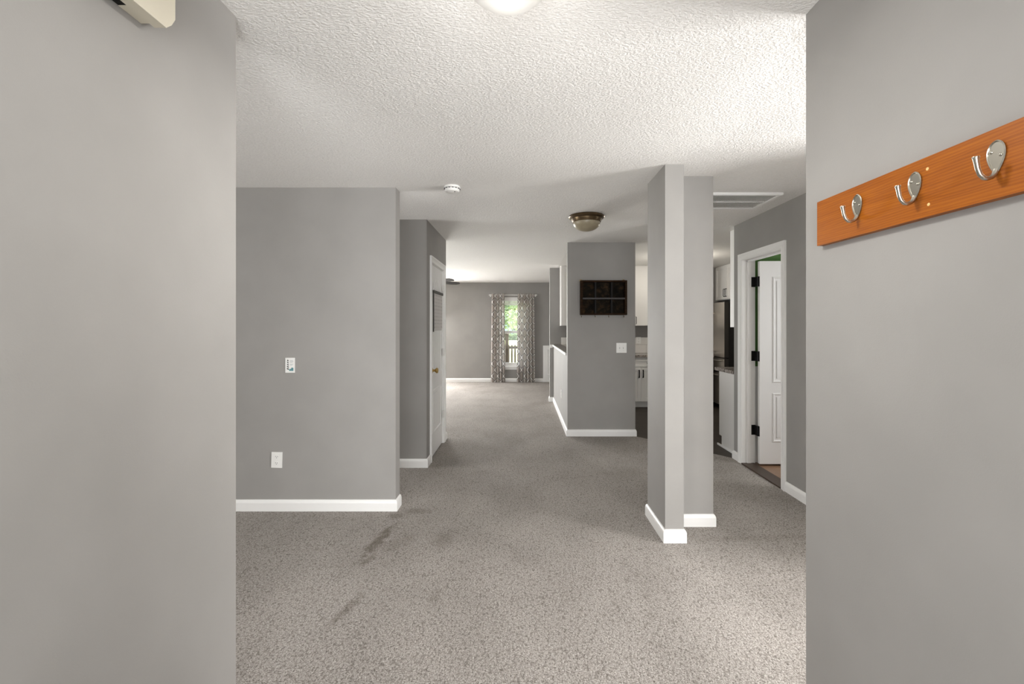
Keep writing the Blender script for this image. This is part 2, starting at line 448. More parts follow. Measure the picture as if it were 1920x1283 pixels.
# skirting
SK = [(0, .001), (.015, .001), (.015, .062), (.012, .074), (.006, .084), (0, .086)]
def skirting(name, path):
    bm = new(); sweep(bm, path, SK, lambda u, v, h: (u, v, h)); struct(name, bm, M['trim'], 'white painted skirting board')
skirting('baseboard_left_partition', [(-.958, 3.545), (-.958, 3.434), (XL, 3.434)])

skirting('baseboard_left_recess', [(-.944, 4.625), (-.944, 4.475), (XL, 4.475)])
skirting('baseboard_left_living', [(XL, 5.60), (-.944, 5.60), (-.944, 5.475)])
bm = new(); sweep(bm, [(1.328, 3.347), (1.328, 3.172), (1.039, 3.172), (1.039, 2.935), (.919, 2.935), (.919, 3.347)], SK, lambda u, v, h: (u, v, h), True)
struct('baseboard_column', bm, M['trim'], 'white painted skirting board around the column')
skirting('baseboard_block', [(1.418, 5.845), (1.418, 5.73), (.5645, 5.73), (.5645, 8.30), (.495, 8.30), (.495, 8.42)])
skirting('baseboard_far', [(2.2, YB), (XL, YB)])
skirting('baseboard_right_hall', [(2.22, 2.40), (2.22, 3.83)])
skirting('baseboard_right_corner', [(2.22, 4.66), (2.22, 4.78), (2.288, 4.78)])
skirting('baseboard_left_entry', [(-1.084, 1.53), (-.964, 1.53), (-.964, YF)])
skirting('baseboard_right_entry', [(.945, YF), (.945, 1.518), (1.065, 1.518)])

# door casings and jambs
CA = [(0, 0), (0, .009), (.010, .014), (.022, .012), (.038, .015), (.052, .020), (.066, .020), (.066, 0)]
bm = new(); sweep(bm, [(4.693, 0), (4.693, 2.045), (5.410, 2.045), (5.410, 0)], CA, lambda u, v, h: (-.944 + h, u, v))
struct('trim_1', bm, M['trim'], 'white casing around the left closet door')
bm = new(); sweep(bm, [(3.898, 0), (3.898, 2.052), (4.592, 2.052), (4.592, 0)], CA, lambda u, v, h: (2.22 - h, u, v))
struct('trim_2', bm, M['trim'], 'white casing around the open side room door')
bm = new()
box(bm, 2.215, 2.345, 3.878, 3.900, 0, 2.068); box(bm, 2.215, 2.345, 4.590, 4.612, 0, 2.068); box(bm, 2.215, 2.345, 3.878, 4.612, 2.050, 2.068)
box(bm, 2.262, 2.300, 4.578, 4.592, 0, 2.05); box(bm, 2.262, 2.300, 3.898, 3.912, 0, 2.05); box(bm, 2.262, 2.300, 3.9, 4.59, 2.038, 2.052)
struct('trim_3', bm, M['trim'], 'white jamb with door stop')
bm = new()
box(bm, -1.064, -.946, 4.683, 4.697, 0, 2.05); box(bm, -1.064, -.946, 5.403, 5.418, 0, 2.05); box(bm, -1.064, -.946, 4.685, 5.415, 2.038, 2.05)
struct('trim_4', bm, M['trim'], 'white jamb of the closet door')
B('trim_5', mat('dark_threshold', (.05, .03, .018), .45), 2.205, 2.335, 3.90, 4.59, 0, .012, bev=.004)['kind'] = 'structure'

def inset(poly, d):
    P = [Vector(p) for p in poly]; n = len(P); out = []
    for i in range(n):
        a, b, c = P[i - 1], P[i], P[(i + 1) % n]
        n0 = (b - a).normalized(); n0 = Vector((-n0.y, n0.x)); n1 = (c - b).normalized(); n1 = Vector((-n1.y, n1.x))
        m_ = (n0 + n1).normalized(); m_ = m_ / max(.2, m_.dot(n0)); out.append(tuple(b + m_ * d))
    return out
PM = [(0, -.001), (.004, .007), (.010, .0085), (.020, .0015), (.020, -.001)]
def raised_panel(name, poly, fn, m, parent):
    bm = new(); sweep(bm, poly, PM, fn, True)
    a = inset(poly, .042)
    prism(bm, a, lambda u, v, k: fn(u, v, .005 if k else -.001))
    return obj(name, bm, m, parent)
# left closet door, closed
d1 = B('door_1', M['door'], -.992, -.954, 4.698, 5.402, .012, 2.037, bev=.002); d1['kind'] = 'structure'; d1['label'] = 'white closed closet door with arched upper panel'
f1 = lambda u, v, h: (-.954 + h, u, v)
y0, y1 = 4.795, 5.295
arch = [(y0, .86), (y1, .86), (y1, 1.76)] + [(y1 - .07 - (y1 - y0 - .14) * t, 1.80 + .115 * math.sin(PI * t)) for t in [i / 14 for i in range(15)]] + [(y0, 1.76)]
raised_panel('arched_panel', arch, f1, M['door'], d1)
raised_panel('lower_panel', [(y0, .25), (y1, .25), (y1, .71), (y0, .71)], f1, M['door'], d1)
bm = new()
for k in range(1, 5):
    yy = y0 + .042 + (y1 - y0 - .084) * k / 5; box(bm, -.950, -.9475, yy - .004, yy + .004, .91, 1.75)
obj('panel_bead', bm, M['door'], d1)
bm = new(); lathe(bm, [(0, 0), (.034, 0), (.034, .004), (.028, .010), (.014, .014), (.012, .034), (.020, .042), (.028, .052), (.029, .060), (.022, .069), (0, .073)], (-.954, 4.765, .925), 28, 'x')
k = obj('door_knob', bm, M['brass'], d1, True); k['label'] = 'antique brass knob'
for z in (1.83, 1.08, .35):
    bm = new(); tube(bm, [(-.938, 5.404, z - .045), (-.938, 5.404, z + .045)], .0075, 10)
    box(bm, -.947, -.9415, 5.365, 5.404, z - .044, z + .044); box(bm, -.947, -.9415, 5.404, 5.412, z - .044, z + .044)
    obj('hinge', bm, M['hinge'], d1)
# side room door, swung open into the room
d2 = B('door_2', M['door'], 2.352, 3.03, 4.515, 4.552, .022, 2.036, bev=.002); d2['kind'] = 'structure'; d2['label'] = 'white open door with raised panels and black hinges'
f2 = lambda u, v, h: (u, 4.515 - h, v)
for xa, xb in ((2.478, 2.655), (2.73, 2.907)):
    raised_panel('upper_panel', [(xa, .83), (xb, .83), (xb, 1.88), (xa, 1.88)], f2, M['door'], d2)
    raised_panel('lower_panel', [(xa, .24), (xb, .24), (xb, .725), (xa, .725)], f2, M['door'], d2)
for z in (1.835, 1.09, .345):
    bm = new(); tube(bm, [(2.345, 4.533, z - .05), (2.345, 4.533, z + .05)], .010, 10)
    box(bm, 2.306, 2.343, 4.5865, 4.5915, z - .05, z + .05); box(bm, 2.336, 2.346, 4.530, 4.59, z - .048, z + .048)
    box(bm, 2.3475, 2.3525, 4.516, 4.551, z - .05, z + .05); bevel(bm, .0012, 1)
    o = obj('hinge', bm, M['black'], d2); o['label'] = 'black hinge'
bm = new(); lathe(bm, [(0, 0), (.034, 0), (.034, -.006), (.013, -.012), (.013, -.036), (.028, -.05), (.026, -.064), (0, -.068)], (2.965, 4.515, .93), 24, 'y')
obj('door_knob', bm, M['black'], d2, True)
# entry door surround and front windows, behind the viewer: where the daylight comes in
def window(name, axis, a, b, z0, z1, w0, w1, rail=None, label='white framed window'):
    """double hung window; wall thickness from w0 to w1 on the other axis"""
    def bx(bm, p, q, u0, u1, r0, r1):
        box(bm, *((p, q, u0, u1) if axis == 'x' else (u0, u1, p, q)), r0, r1)
    bm = new(); f = .045
    bx(bm, a, a + f, w0, w1, z0, z1); bx(bm, b - f, b, w0, w1, z0, z1); bx(bm, a + f, b - f, w0, w1, z0, z0 + f); bx(bm, a + f, b - f, w0, w1, z1 - f, z1)
    w = struct(name, bm, M['trim'], label)
    mid = (w0 + w1) / 2
    if rail:
        bm = new(); bx(bm, a + f, b - f, mid - .03, mid + .03, rail - .028, rail + .028)
        for p, q in ((a + f, a + f + .035), (b - f - .035, b - f)): bx(bm, p, q, mid - .025, mid + .025, z0 + f, z1 - f)
        bx(bm, a + f, b - f, mid - .025, mid + .025, z0 + f, z0 + f + .05); bx(bm, a + f, b - f, mid - .025, mid + .025, z1 - f - .04, z1 - f)
        obj('sash', bm, M['trim'], w)
    bm = new(); bx(bm, a + f + .003, b - f - .003, mid - .002, mid + .002, z0 + f + .003, z1 - f - .003); obj('pane', bm, M['glass'], w)
    return w
w1 = window('window_1', 'x', *WIN[:2], *WIN[2:], YB + .02, YB + .14, 1.225, 'white double hung window between two patterned curtains')
B('window_sill', M['trim'], -.66, .18, YB - .035, YB + .03, .352, .374, parent=w1, bev=.004)
B('window_apron', M['trim'], -.64, .16, YB - .014, YB - .001, .300, .352, parent=w1, bev=.003)
window('added_window_9', 'x', -3.7, -2.0, .37, 2.08, YB + .02, YB + .14, 1.225)  # unseen window added to carry the far living room fill lamp
window('window_2', 'x', -3.3, -1.5, .7, 2.0, YF - .13, YF - .03, 1.35)
window('window_3', 'x', 1.7, 3.5, .7, 2.0, YF - .13, YF - .03, 1.35)
window('window_4', 'y', 6.2, 8.4, .35, 2.25, XL - .13, XL - .03)
window('added_window_8', 'y', 3.65, 4.35, .7, 2.0, XL - .13, XL - .03, 1.35)  # unseen window added for the passage fill lamp
window('window_7', 'y', 2.9, 3.8, 1.0, 2.05, XR + .03, XR + .13, 1.5)
window('added_window_6', 'y', .65, 2.25, .7, 2.1, XR + .03, XR + .13, 1.4)  # unseen window added for the right room fill lamp
window('window_5', 'x', -.75, .55, .02, 2.2, YF - .13, YF - .03)

# ------------------------------------------------------------------ entry hall: coat rack and door chime
rk = thing('coat_rack', 'orange stained wooden coat rack board with silver hooks on the right entry wall', 'coat rack', (.935, .98, 1.653))
bm = new(); box(bm, .925, .9455, .53, 1.43, 1.652, 1.789); bevel(bm, .008, 3)
obj('backboard', bm, M['rackwood'], rk, True, 40)
def teardrop():
    return [(math.sin(t) * .0185 * 1.08 * (1 - .66 * ((1 - math.cos(t)) / 2) ** 2.2), .033 * math.cos(t) + (.0) ) for t in [2 * PI * i / 36 for i in range(36)]]
def hook_meshes():
    td = teardrop()                              # clockwise from the top, y right
    bm = new(); fx = lambda u, v, h: (-h, u, v)
    prism(bm, td, lambda u, v, k: fx(u, v, .0022 if k else -.0005))
    sweep(bm, td[::-1], [(0, 0), (-.0008, .003), (.0012, .0046), (.0032, .0022), (.0032, 0)], fx, True)
    plate = bm
    bm = new()
    tube(bm, [(-.002, 0, -.024), (-.005, 0, -.032), (-.011, 0, -.0385), (-.019, 0, -.0415), (-.027, 0, -.040), (-.034, 0, -.033), (-.0385, 0, -.022), (-.041, 0, -.009), (-.042, 0, -.003), (-.0422, 0, 0), (-.0423, 0, .0015)],
         [.0055, .0050, .0044, .0042, .0042, .0042, .0043, .0046, .0052, .0064, .0058], 14)
    return plate, bm
pl, arm = hook_meshes()
hook0 = obj('coat_hook', pl, M['nickel'], rk, True, 50); arm0 = obj('hook_arm', arm, M['nickel'], hook0, True, 60)
sb = new(); lathe(sb, [(0, -.0050), (.0016, -.0048), (.003, -.0034), (.0034, -.002), (.0034, 0)], (0, 0, 0), 14, 'x')
scr0 = obj('screw', sb, M['nickel'], hook0, True)
def place_hook(h, yy, first):
    h.parent = rk; h.matrix_parent_inverse = Matrix.Translation(-Vector(rk.location)); h.location = (.925, yy, 1.731)
    kids = [(arm0, (0, 0, 0)), (scr0, (0, .0095, .013)), (scr0, (0, -.0085, .003))]
    for i, (c, l) in enumerate(kids):
        if first and i < 2: k = c
        else: k = c.copy(); COL.objects.link(k)
        k.parent = h; k.matrix_parent_inverse = Matrix(); k.location = l
for i, yy in enumerate((1.256, 1.0715, .887, .703)):
    h = hook0 if i == 0 else hook0.copy()
    if i: COL.objects.link(h)
    place_hook(h, yy, i == 0)
for yy, zz in ((1.040, 1.761), (1.037, 1.679)):
    bm = new(); lathe(bm, [(0, -.0008), (.0035, -.0006), (.0042, .001)], (.925, yy, zz), 12, 'x')
    o = obj('filler_spot', bm, M['filler'], rk); o['label'] = 'pale filled screw hole'

ch = thing('door_chime', 'cream plastic door chime box high on the left entry wall', 'door chime', (-.964, 1.06, 2.175))
def chime_outline(y0, y1, z0, z1, c, d): return [(y0 + c, z0), (y1 - c, z0), (y1 - c * .4, z0 + d * .45), (y1, z0 + d), (y1, z1 - d), (y1 - c, z1), (y0 + c, z1), (y0, z1 - d), (y0, z0 + d)]
bm = new(); prism(bm, chime_outline(.93, 1.187, 2.160, 2.385, .030, .040), lambda u, v, k: (-.906 if k else -.936, u, v)); bevel(bm, .004, 3)
obj('cover', bm, M['cream'], ch, True, 35)
bm = new(); box(bm, -.9645, -.934, 1.085, 1.150, 2.166, 2.38); box(bm, -.9645, -.934, .945, .985, 2.166, 2.38); obj('mounting_base', bm, M['cream'], ch)
bm = new(); box(bm, -.9645, -.935, .985, 1.085, 2.167, 2.37); obj('shaded_gap_box', bm, M['dark'], ch)  # solid dark box stands in for shade in the gap behind the cover

# ------------------------------------------------------------------ ceiling fittings
def dome_light(name, label, c, parts, group=None):
    t = thing(name, label, 'ceiling light', c)
    for pn, prof, m in parts:
        bm = new(); lathe(bm, prof, c, 48); obj(pn, bm, M[m], t, True, 40)
    return t
dome = lambda r, z, d, n=12: [(r * math.cos(PI / 2 * i / n), z - d * math.sin(PI / 2 * i / n)) for i in range(n)] + [(0, z - d)]
dome_light('flush_dome_light', 'white opal dome ceiling light at the top edge of the photo', (-.043, 1.30, CEIL),
           [('base_ring', [(.155, 0), (.155, -.022), (.14, -.026), (0, -.026)], 'trim'), ('glass_dome', dome(.132, -.024, .092), 'dome_white')])
dome_light('flush_bowl_light', 'bronze rimmed ceiling light with amber glass bowl above the hall', (.608, 4.33, CEIL),
           [('metal_pan', [(.120, 0), (.166, -.002), (.171, -.014), (.164, -.024), (.146, -.032), (.141, -.048), (.134, -.062), (.120, -.066), (0, -.066)], 'bronze'),
            ('glass_bowl', [(.1285, -.060)] + dome(.1285, -.066, .080)[1:], 'dome_amber')])
dome_light('kitchen_dome_light', 'round white ceiling light over the kitchen floor behind the column', (2.42, 6.85, CEIL),
           [('base_ring', [(.16, 0), (.16, -.02), (0, -.02)], 'trim'), ('glass_dome', dome(.15, -.018, .085), 'dome_white')])
kl = bpy.data.lights.new('kitchen_lamp', 'POINT'); kl.energy = 18; kl.shadow_soft_size = .12; kl.color = (1, .93, .82)
el = bpy.data.lights.new('entry_fill', 'AREA'); el.shape = 'DISK'; el.size = .30; el.energy = 14; el.color = (1, .975, .94)
elo = bpy.data.objects.new('entry_fill', el); COL.objects.link(elo); elo.location = (-.035, 1.30, 2.31); elo.visible_camera = False  # hidden disk added below the dome to brighten the entry walls
ul = bpy.data.lights.new('entry_ceiling_fill', 'POINT'); ul.energy = 3.5; ul.shadow_soft_size = .14; ul.color = (1, .975, .94)
ulo = bpy.data.objects.new('entry_ceiling_fill', ul); COL.objects.link(ulo); ulo.location = (-.035, 1.30, 2.10); ulo.visible_camera = False  # hidden point lamp added to wash the entry ceiling
klo = bpy.data.objects.new('kitchen_lamp', kl); COL.objects.link(klo); klo.location = (2.42, 6.85, 2.20)

sm = thing('smoke_detector', 'small round white smoke detector on the hall ceiling', 'smoke detector', (-.528, 3.41, CEIL))
bm = new(); lathe(bm, [(.058, 0), (.062, -.008), (.062, -.014), (.056, -.018), (0, -.018)], (-.528, 3.41, CEIL), 40); obj('base', bm, M['plastic'], sm, True, 40)
bm = new(); lathe(bm, [(.054, -.016), (.056, -.030), (.050, -.040), (.030, -.046), (0, -.047)], (-.528, 3.41, CEIL), 40); obj('cover', bm, M['plastic'], sm, True, 40)
bm = new()
for i in range(14):
    a = 2 * PI * i / 14; c, s_ = math.cos(a), math.sin(a)
    box(bm, -.528 + .0548 * c - .006, -.528 + .0548 * c + .006, 3.41 + .0548 * s_ - .006, 3.41 + .0548 * s_ + .006, CEIL - .0215, CEIL - .0185)
obj('smoke_slot', bm, M['dark'], sm)
bm = new(); lathe(bm, [(.004, -.044), (.004, -.0475), (0, -.048)], (-.505, 3.385, CEIL), 12); obj('test_light', bm, M['dark'], sm)

gr = thing('return_air_grille', 'large white return air grille in the ceiling behind the column', 'vent', (1.755, 3.785, CEIL))
gx0, gx1, gy0, gy1 = 1.42, 2.04, 3.56, 4.01
bm = new(); sweep(bm, [(gx0, gy0), (gx1, gy0), (gx1, gy1), (gx0, gy1)], [(0, 0), (0, .016), (.006, .021), (.028, .019), (.030, 0)], lambda u, v, h: (u, v, CEIL - h), True)
box(bm, gx0 + .02, gx1 - .02, 3.780, 3.790, CEIL - .018, CEIL)
obj('frame', bm, M['trim'], gr)
bm = new()
n_l = 40
for half in ((gy0 + .028, 3.780), (3.790, gy1 - .028)):
    for i in range(n_l):
        x = gx0 + .032 + (gx1 - gx0 - .064) * i / (n_l - 1)
        v = [bm.verts.new(p) for p in ((x - .007, half[0], CEIL - .016), (x + .007, half[0], CEIL - .004), (x + .007, half[1], CEIL - .004), (x - .007, half[1], CEIL - .016))]
        w = [bm.verts.new(p.co + Vector((.0015, 0, -.0012))) for p in v]
        bm.faces.new(v); bm.faces.new(w[::-1])
        for q in range(4): bm.faces.new((v[q], v[(q + 1) % 4], w[(q + 1) % 4], w[q]))
o = obj('louvers', bm, M['trim'], gr)
B('duct_shadow_plate', mat('duct_grey', (.46, .43, .37), .8), gx0 + .02, gx1 - .02, gy0 + .02, gy1 - .02, CEIL - .0035, CEIL, parent=gr)

# ------------------------------------------------------------------ wall plates
def rot_y(bm, c, deg):
    bmesh.ops.rotate(bm, verts=bm.verts, cent=c, matrix=Matrix.Rotation(math.radians(deg), 3, 'Y'))
def plate_box(x, y, z, w, h, t=.006):
    bm = new(); box(bm, x - w / 2, x + w / 2, y - t, y + .0005, z - h / 2, z + h / 2); bevel(bm, .0025, 2); return bm
def duplex(label, x, y, z, deg=0, group=None):
    t = thing('wall_outlet', label, 'outlet', (x, y, z - .058), group); c = (x, y, z)
    bm = plate_box(x, y, z, .080, .118); rot_y(bm, c, deg); obj('cover_plate', bm, M['plastic'], t)
    for dz in (.024, -.024):
        bm = new(); prism(bm, [(x + .0165 * math.cos(a) , z + dz + max(-.0125, min(.0125, .0165 * math.sin(a)))) for a in [2 * PI * i / 24 for i in range(24)]], lambda u, v, k: (u, y - .0085 if k else y - .004, v))
        rot_y(bm, c, deg); rc = obj('receptacle', bm, M['plastic'], t)
        bm = new(); yy = y - .0088
        box(bm, x - .0075, x - .0052, yy, yy + .002, z + dz - .001, z + dz + .008); box(bm, x + .0052, x + .0075, yy, yy + .002, z + dz - .001, z + dz + .007)
        lathe(bm, [(0, 0), (.0026, 0), (.0026, .002)], (x, yy, z + dz - .0065), 10, 'y'); rot_y(bm, c, deg); obj('slots', bm, M['dark'], rc)
    return t
duplex('white double outlet low on the grey wall near the left entry corner', -1.853, 3.434, .385, 1.6)
duplex('small white outlet on the kitchen backsplash tiles above the counter', 2.11, 8.29, 1.12)
# picture switch plate
t = thing('decorated_switch_plate', 'small plate printed with a striped lighthouse above the outlet', 'wall plate', (-1.753, 3.434, 1.045))
px, py, pz = -1.753, 3.434, 1.099
obj('cover_plate', plate_box(px, py, pz, .070, .112), M['plastic'], t)
fp = lambda u, v, k: (px + u, py - (.0072 if k else .005), pz + v)
bm = new(); prism(bm, [(-.022, -.034), (-.008, -.034), (-.012, .030), (-.018, .030)], fp); obj('lighthouse_print', bm, M['trim'], t)
fp2 = lambda u, v, k: (px + u, py - (.0078 if k else .006), pz + v)
bm = new()
for i in range(4):
    zc = -.028 + i * .0155; w = .0072 - .0009 * i
    prism(bm, [(-.015 - w, zc + .007), (-.015 - w, zc - .001), (-.015 + w, zc - .005), (-.015 + w, zc + .003)], fp2)
prism(bm, [(-.020, .030), (-.010, .030), (-.010, .034), (-.0125, .036), (-.015, .046), (-.0175, .036), (-.020, .034)], fp2)
obj('black_stripes', bm, M['dark'], t)
bm = new(); prism(bm, [(-.006, -.042), (.026, -.042), (.026, -.020), (.014, -.016), (.008, -.026), (-.006, -.030)], fp); obj('sea_print', bm, M['pic_teal'], t)
bm = new()
for z0, w in ((.034, .022), (.027, .026), (.020, .020), (.006, .024), (-.001, .018)): prism(bm, [(.0, z0), (w, z0), (w, z0 + .004), (.0, z0 + .004)], fp)
obj('grey_lines_print', bm, M['pic_grey'], t)
# double switch on the block wall
t = thing('double_light_switch', 'white two gang light switch below the dark wall shelf', 'light switch', (1.243, 5.73, 1.05))
obj('cover_plate', plate_box(1.243, 5.73, 1.113, .128, .124), M['plastic'], t)
for dx in (-.023, .023):
    bm = new(); box(bm, 1.243 + dx - .0055, 1.243 + dx + .0055, 5.7225, 5.7245, 1.113 - .0125, 1.113 + .0125)
    s1 = obj('toggle_slot', bm, M['pic_grey'], t)
    bm = new(); prism(bm, [(5.724, 1.106), (5.724, 1.118), (5.711, 1.123), (5.710, 1.116)], lambda u, v, k: (1.243 + dx - .004 + .008 * k, u, v)); obj('toggle', bm, M['plastic'], s1)
    for zz in (1.146, 1.080):
        bm = new(); lathe(bm, [(0, 0), (.003, .0004), (.003, .003)], (1.243 + dx, 5.723, zz), 10, 'y'); obj('screw', bm, M['pic_grey'], t)
# outlet on the low bar wall (faces the living room walkway)
t = thing('wall_outlet', 'narrow seen white outlet low on the half wall below the bar ledge', 'outlet', (.5645, 6.6, .347))
bm = new(); box(bm, .558, .565, 6.56, 6.64, .347, .463); bevel(bm, .0025, 2); obj('cover_plate', bm, M['plastic'], t)
for zz in (.381, .429):
    bm = new(); box(bm, .5555, .559, 6.584, 6.616, zz - .0125, zz + .0125); rc = obj('receptacle', bm, M['plastic'], t)
    bm = new(); box(bm, .5552, .5565, 6.592, 6.594, zz, zz + .008); box(bm, .5552, .5565, 6.606, 6.608, zz, zz + .008); obj('slots', bm, M['dark'], rc)

# ------------------------------------------------------------------ wall shelf with key hooks on the block wall
t = thing('cubby_shelf', 'dark brown six compartment wall shelf with key hooks on the grey block wall', 'shelf', (1.008, 5.73, 1.526))
x0, x1, z0, z1, yf = .719, 1.297, 1.526, 1.956, 5.645
bm = new(); b_ = .026
box(bm, x0, x0 + b_, yf, 5.7302, z0, z1); box(bm, x1 - b_, x1, yf, 5.7302, z0, z1); box(bm, x0 + b_, x1 - b_, yf, 5.7302, z0, z0 + .020); box(bm, x0 + b_, x1 - b_, yf, 5.7302, z1 - .022, z1); bevel(bm, .002, 1)
obj('frame', bm, M['shelfwood'], t)
B('back_panel', M['shelfback'], x0 + b_, x1 - b_, 5.718, 5.7302, z0 + .02, z1 - .022, parent=t)
zm = 1.405 + (609 - 560.5) / 148.8 
bm = new(); box(bm, x0 + b_, x1 - b_, yf + .002, 5.719, zm - .009, zm + .009); obj('middle_shelf', bm, M['shelfedge'], t)
for k in (1, 2):
    xx = x0 + (x1 - x0) * k / 3 + (.004 if k == 2 else -.006)
    bm = new(); box(bm, xx - .011, xx + .011, yf + .012, 5.719, z0 + .02, zm - .009); box(bm, xx - .011, xx + .011, yf + .012, 5.719, zm + .009, z1 - .022); obj('divider', bm, M['dark'], t)
for xx in (.733, .905, 1.073, 1.262):
    bm = new(); tube(bm, [(xx, 5.69, z0 + .004), (xx, 5.69, z0 - .016), (xx, 5.685, z0 - .026), (xx, 5.674, z0 - .030), (xx, 5.664, z0 - .025), (xx, 5.661, z0 - .014)], .0024, 8); obj('key_hook', bm, M['bronze'], t, True)
for xx in (.732, 1.268):
    bm = new(); tube(bm, [(xx + .012 * math.cos(a), 5.722, z1 + .006 + .010 * math.sin(a)) for a in [PI * i / 8 for i in range(9)]], .0026, 8); box(bm, xx - .018, xx + .018, 5.718, 5.7302, z1 - .003, z1 + .006)
    o = obj('hanger', bm, M['brass'], t, True, 30); o['label'] = 'small brass hanger'

# ------------------------------------------------------------------ printed sheet hung on the closet door
t = thing('hanging_chart', 'printed paper sheet with dark top rail hung on the white closet door', 'chart', (-.944, 5.06, 1.335))
B('sheet', M['paper'], -.9445, -.941, 4.805, 5.325, 1.340, 1.755, parent=t)
B('top_rail', M['steel_dark'], -.947, -.931, 4.79, 5.34, 1.742, 1.770, parent=t, bev=.004)
B('edge_strip', M['steel_dark'], -.946, -.934, 4.792, 4.806, 1.330, 1.742, parent=t, bev=.002)
for yy in (4.83, 5.31):
    B('corner_clip', M['plastic'], -.9475, -.937, yy - .014, yy + .014, 1.328, 1.362, parent=t, bev=.003)

# ------------------------------------------------------------------ kitchen
t = thing('bar_ledge', 'white edged bar ledge on top of the low grey half wall', 'bar top', (.62, 7.07, 1.012))
B('top_slab', M['bartop'], .551, .695, 5.8455, 8.299, 1.040, 1.047, parent=t)
B('edge_band', M['granite_edge'], .545, .700, 5.8455, 8.2995, 1.0115, 1.0405, parent=t, bev=.004)
B('end_bracket', M['granite_edge'], .500, .5455, 8.255, 8.2995, .985, 1.0405, parent=t, bev=.004)

def shaker(name, parent, x0, x1, z0, z1, y, fn=None, rail=.055):
    """shaker front whose face looks to -y (fn may turn it)"""
    fn = fn or (lambda a, b, c: (a, b, c)); bm = new()
    for p in ((x0, x0 + rail, z0, z1), (x1 - rail, x1, z0, z1), (x0 + rail, x1 - rail, z0, z0 + rail), (x0 + rail, x1 - rail, z1 - rail, z1)):
        box(bm, p[0], p[1], y, y + .020, p[2], p[3])
    box(bm, x0 + rail, x1 - rail, y + .010, y + .019, z0 + rail, z1 - rail)
    for v in bm.verts: v.co = fn(*v.co)
    return obj(name, bm, M['cab'], parent)
def pull(parent, p0, p1, out, m='black', r=.005):
    a, b, o = Vector(p0), Vector(p1), Vector(out); bm = new()
    tube(bm, [a, a + o * .8, a + o + (b - a) * .08, b + o - (b - a) * .08, b + o * .8, b], r, 8); return obj('pull_handle', bm, M[m], parent, True)
def wall_cab(label, x0, x1, hx):
    t = thing('wall_cabinet', label, 'cabinet', ((x0 + x1) / 2, 8.13, 1.386), 'kitchen wall cabinets')
    B('body', M['cab'], x0 + .001, x1 - .001, 7.99, 8.2998, 1.386, CEIL - .0005, parent=t)
    d = shaker('cabinet_door', t, x0 + .004, x1 - .004, 1.390, 2.425, 7.969)
    pull(d, (hx, 7.969, 1.42), (hx, 7.969, 1.54), (0, -.028, 0))
wall_cab('leftmost white wall cabinet seen past the left edge of the grey block', .672, 1.30, 1.26)
wall_cab('white wall cabinet hidden mostly behind the grey block with the dark shelf', 1.30, 1.955, 1.34)
wall_cab('white wall cabinet in the gap right of the grey block, over the counter', 1.955, 2.44, 1.985)
wall_cab('white wall cabinet at the right end of the kitchen back wall behind the column', 2.44, 3.10, 2.48)
def base_cab(label, x0, x1, dw=2):
    t = thing('base_cabinet', label, 'cabinet', ((x0 + x1) / 2, 8.0, 0), 'kitchen base cabinets')
    bm = new(); box(bm, x0 + .001, x1 - .001, 7.711, 8.2998, .10, .853); box(bm, x0 + .001, x1 - .001, 7.775, 8.2998, -.0018, .10); obj('body', bm, M['cab'], t)
    d = shaker('drawer', t, x0 + .004, x1 - .004, .690, .815, 7.69, rail=.03)
    for hx in ((x0 * .77 + x1 * .23) - .07, (x0 * .23 + x1 * .77) - .135): pull(d, (hx, 7.69, .755), (hx + .12, 7.69, .755), (0, -.028, 0), r=.009)
    xm = (x0 + x1) / 2
    for a, b, hx in ((x0 + .004, xm - .002, xm - .034), (xm + .002, x1 - .004, xm + .034)):
        d = shaker('cabinet_door', t, a, b, .108, .680, 7.69); pull(d, (hx, 7.69, .515), (hx, 7.69, .635), (0, -.03, 0), r=.0095)
base_cab('white base cabinet at the left end of the kitchen run behind the half wall', .72, 1.55)
base_cab('white base cabinet with black handles right of the grey block', 1.55, 2.45)
base_cab('white base cabinet at the right end of the kitchen run behind the column', 2.45, 3.20)
tag(B('kitchen_worktop', M['granite'], .70, 3.22, 7.665, 8.2998, .8535, .890, bev=.004), 'speckled granite worktop on the white base cabinets right of the grey block', 'worktop')
tag(B('tile_backsplash', M['tile'], .70, 3.20, 8.288, 8.2995, .8905, 1.172), 'white rectangular tile backsplash above the granite worktop', 'backsplash')
# peninsula cabinets standing against the back of the side room wall
t = thing('end_base_cabinet', 'white base cabinet end panel beside the grey corner left of the open door', 'cabinet', (2.75, 5.05, 0))
bm = new(); prism(bm, [(4.7805, -.0018), (5.262, -.0018), (5.262, .120), (5.325, .120), (5.325, .868), (4.7805, .868)], lambda u, v, k: (2.30 + .018 * k, u, v)); obj('end_panel', bm, M['cab'], t)
bm = new(); prism(bm, [(4.7805, -.0018), (5.262, -.0018), (5.262, .120), (5.30, .120), (5.30, .868), (4.7805, .868)], lambda u, v, k: (2.3185 + .90 * k, u, v)); obj('body', bm, M['cab'], t)
for xa, xb in ((2.32, 2.76), (2.764, 3.21)): shaker('cabinet_door', t, xa, xb, .13, .86, 5.321, lambda a, b, c: (a, 5.321 + (5.321 - b), c) )
B('shoe_moulding', M['trim'], 2.285, 2.3, 4.80, 5.35, -.0018, .018, parent=t)
tag(B('end_worktop', M['granite'], 2.272, 3.23, 4.7805, 5.385, .8685, .905, bev=.004), 'granite worktop edge on the white end cabinet beside the fridge view', 'worktop')
t = thing('end_wall_cabinet', 'white wall cabinet end panel high beside the grey corner left of the open door', 'cabinet', (2.75, 4.9, 1.38))
bm = new(); box(bm, 2.30, 2.318, 4.7805, 5.042, 1.378, CEIL - .0005); obj('end_panel', bm, M['cab'], t)
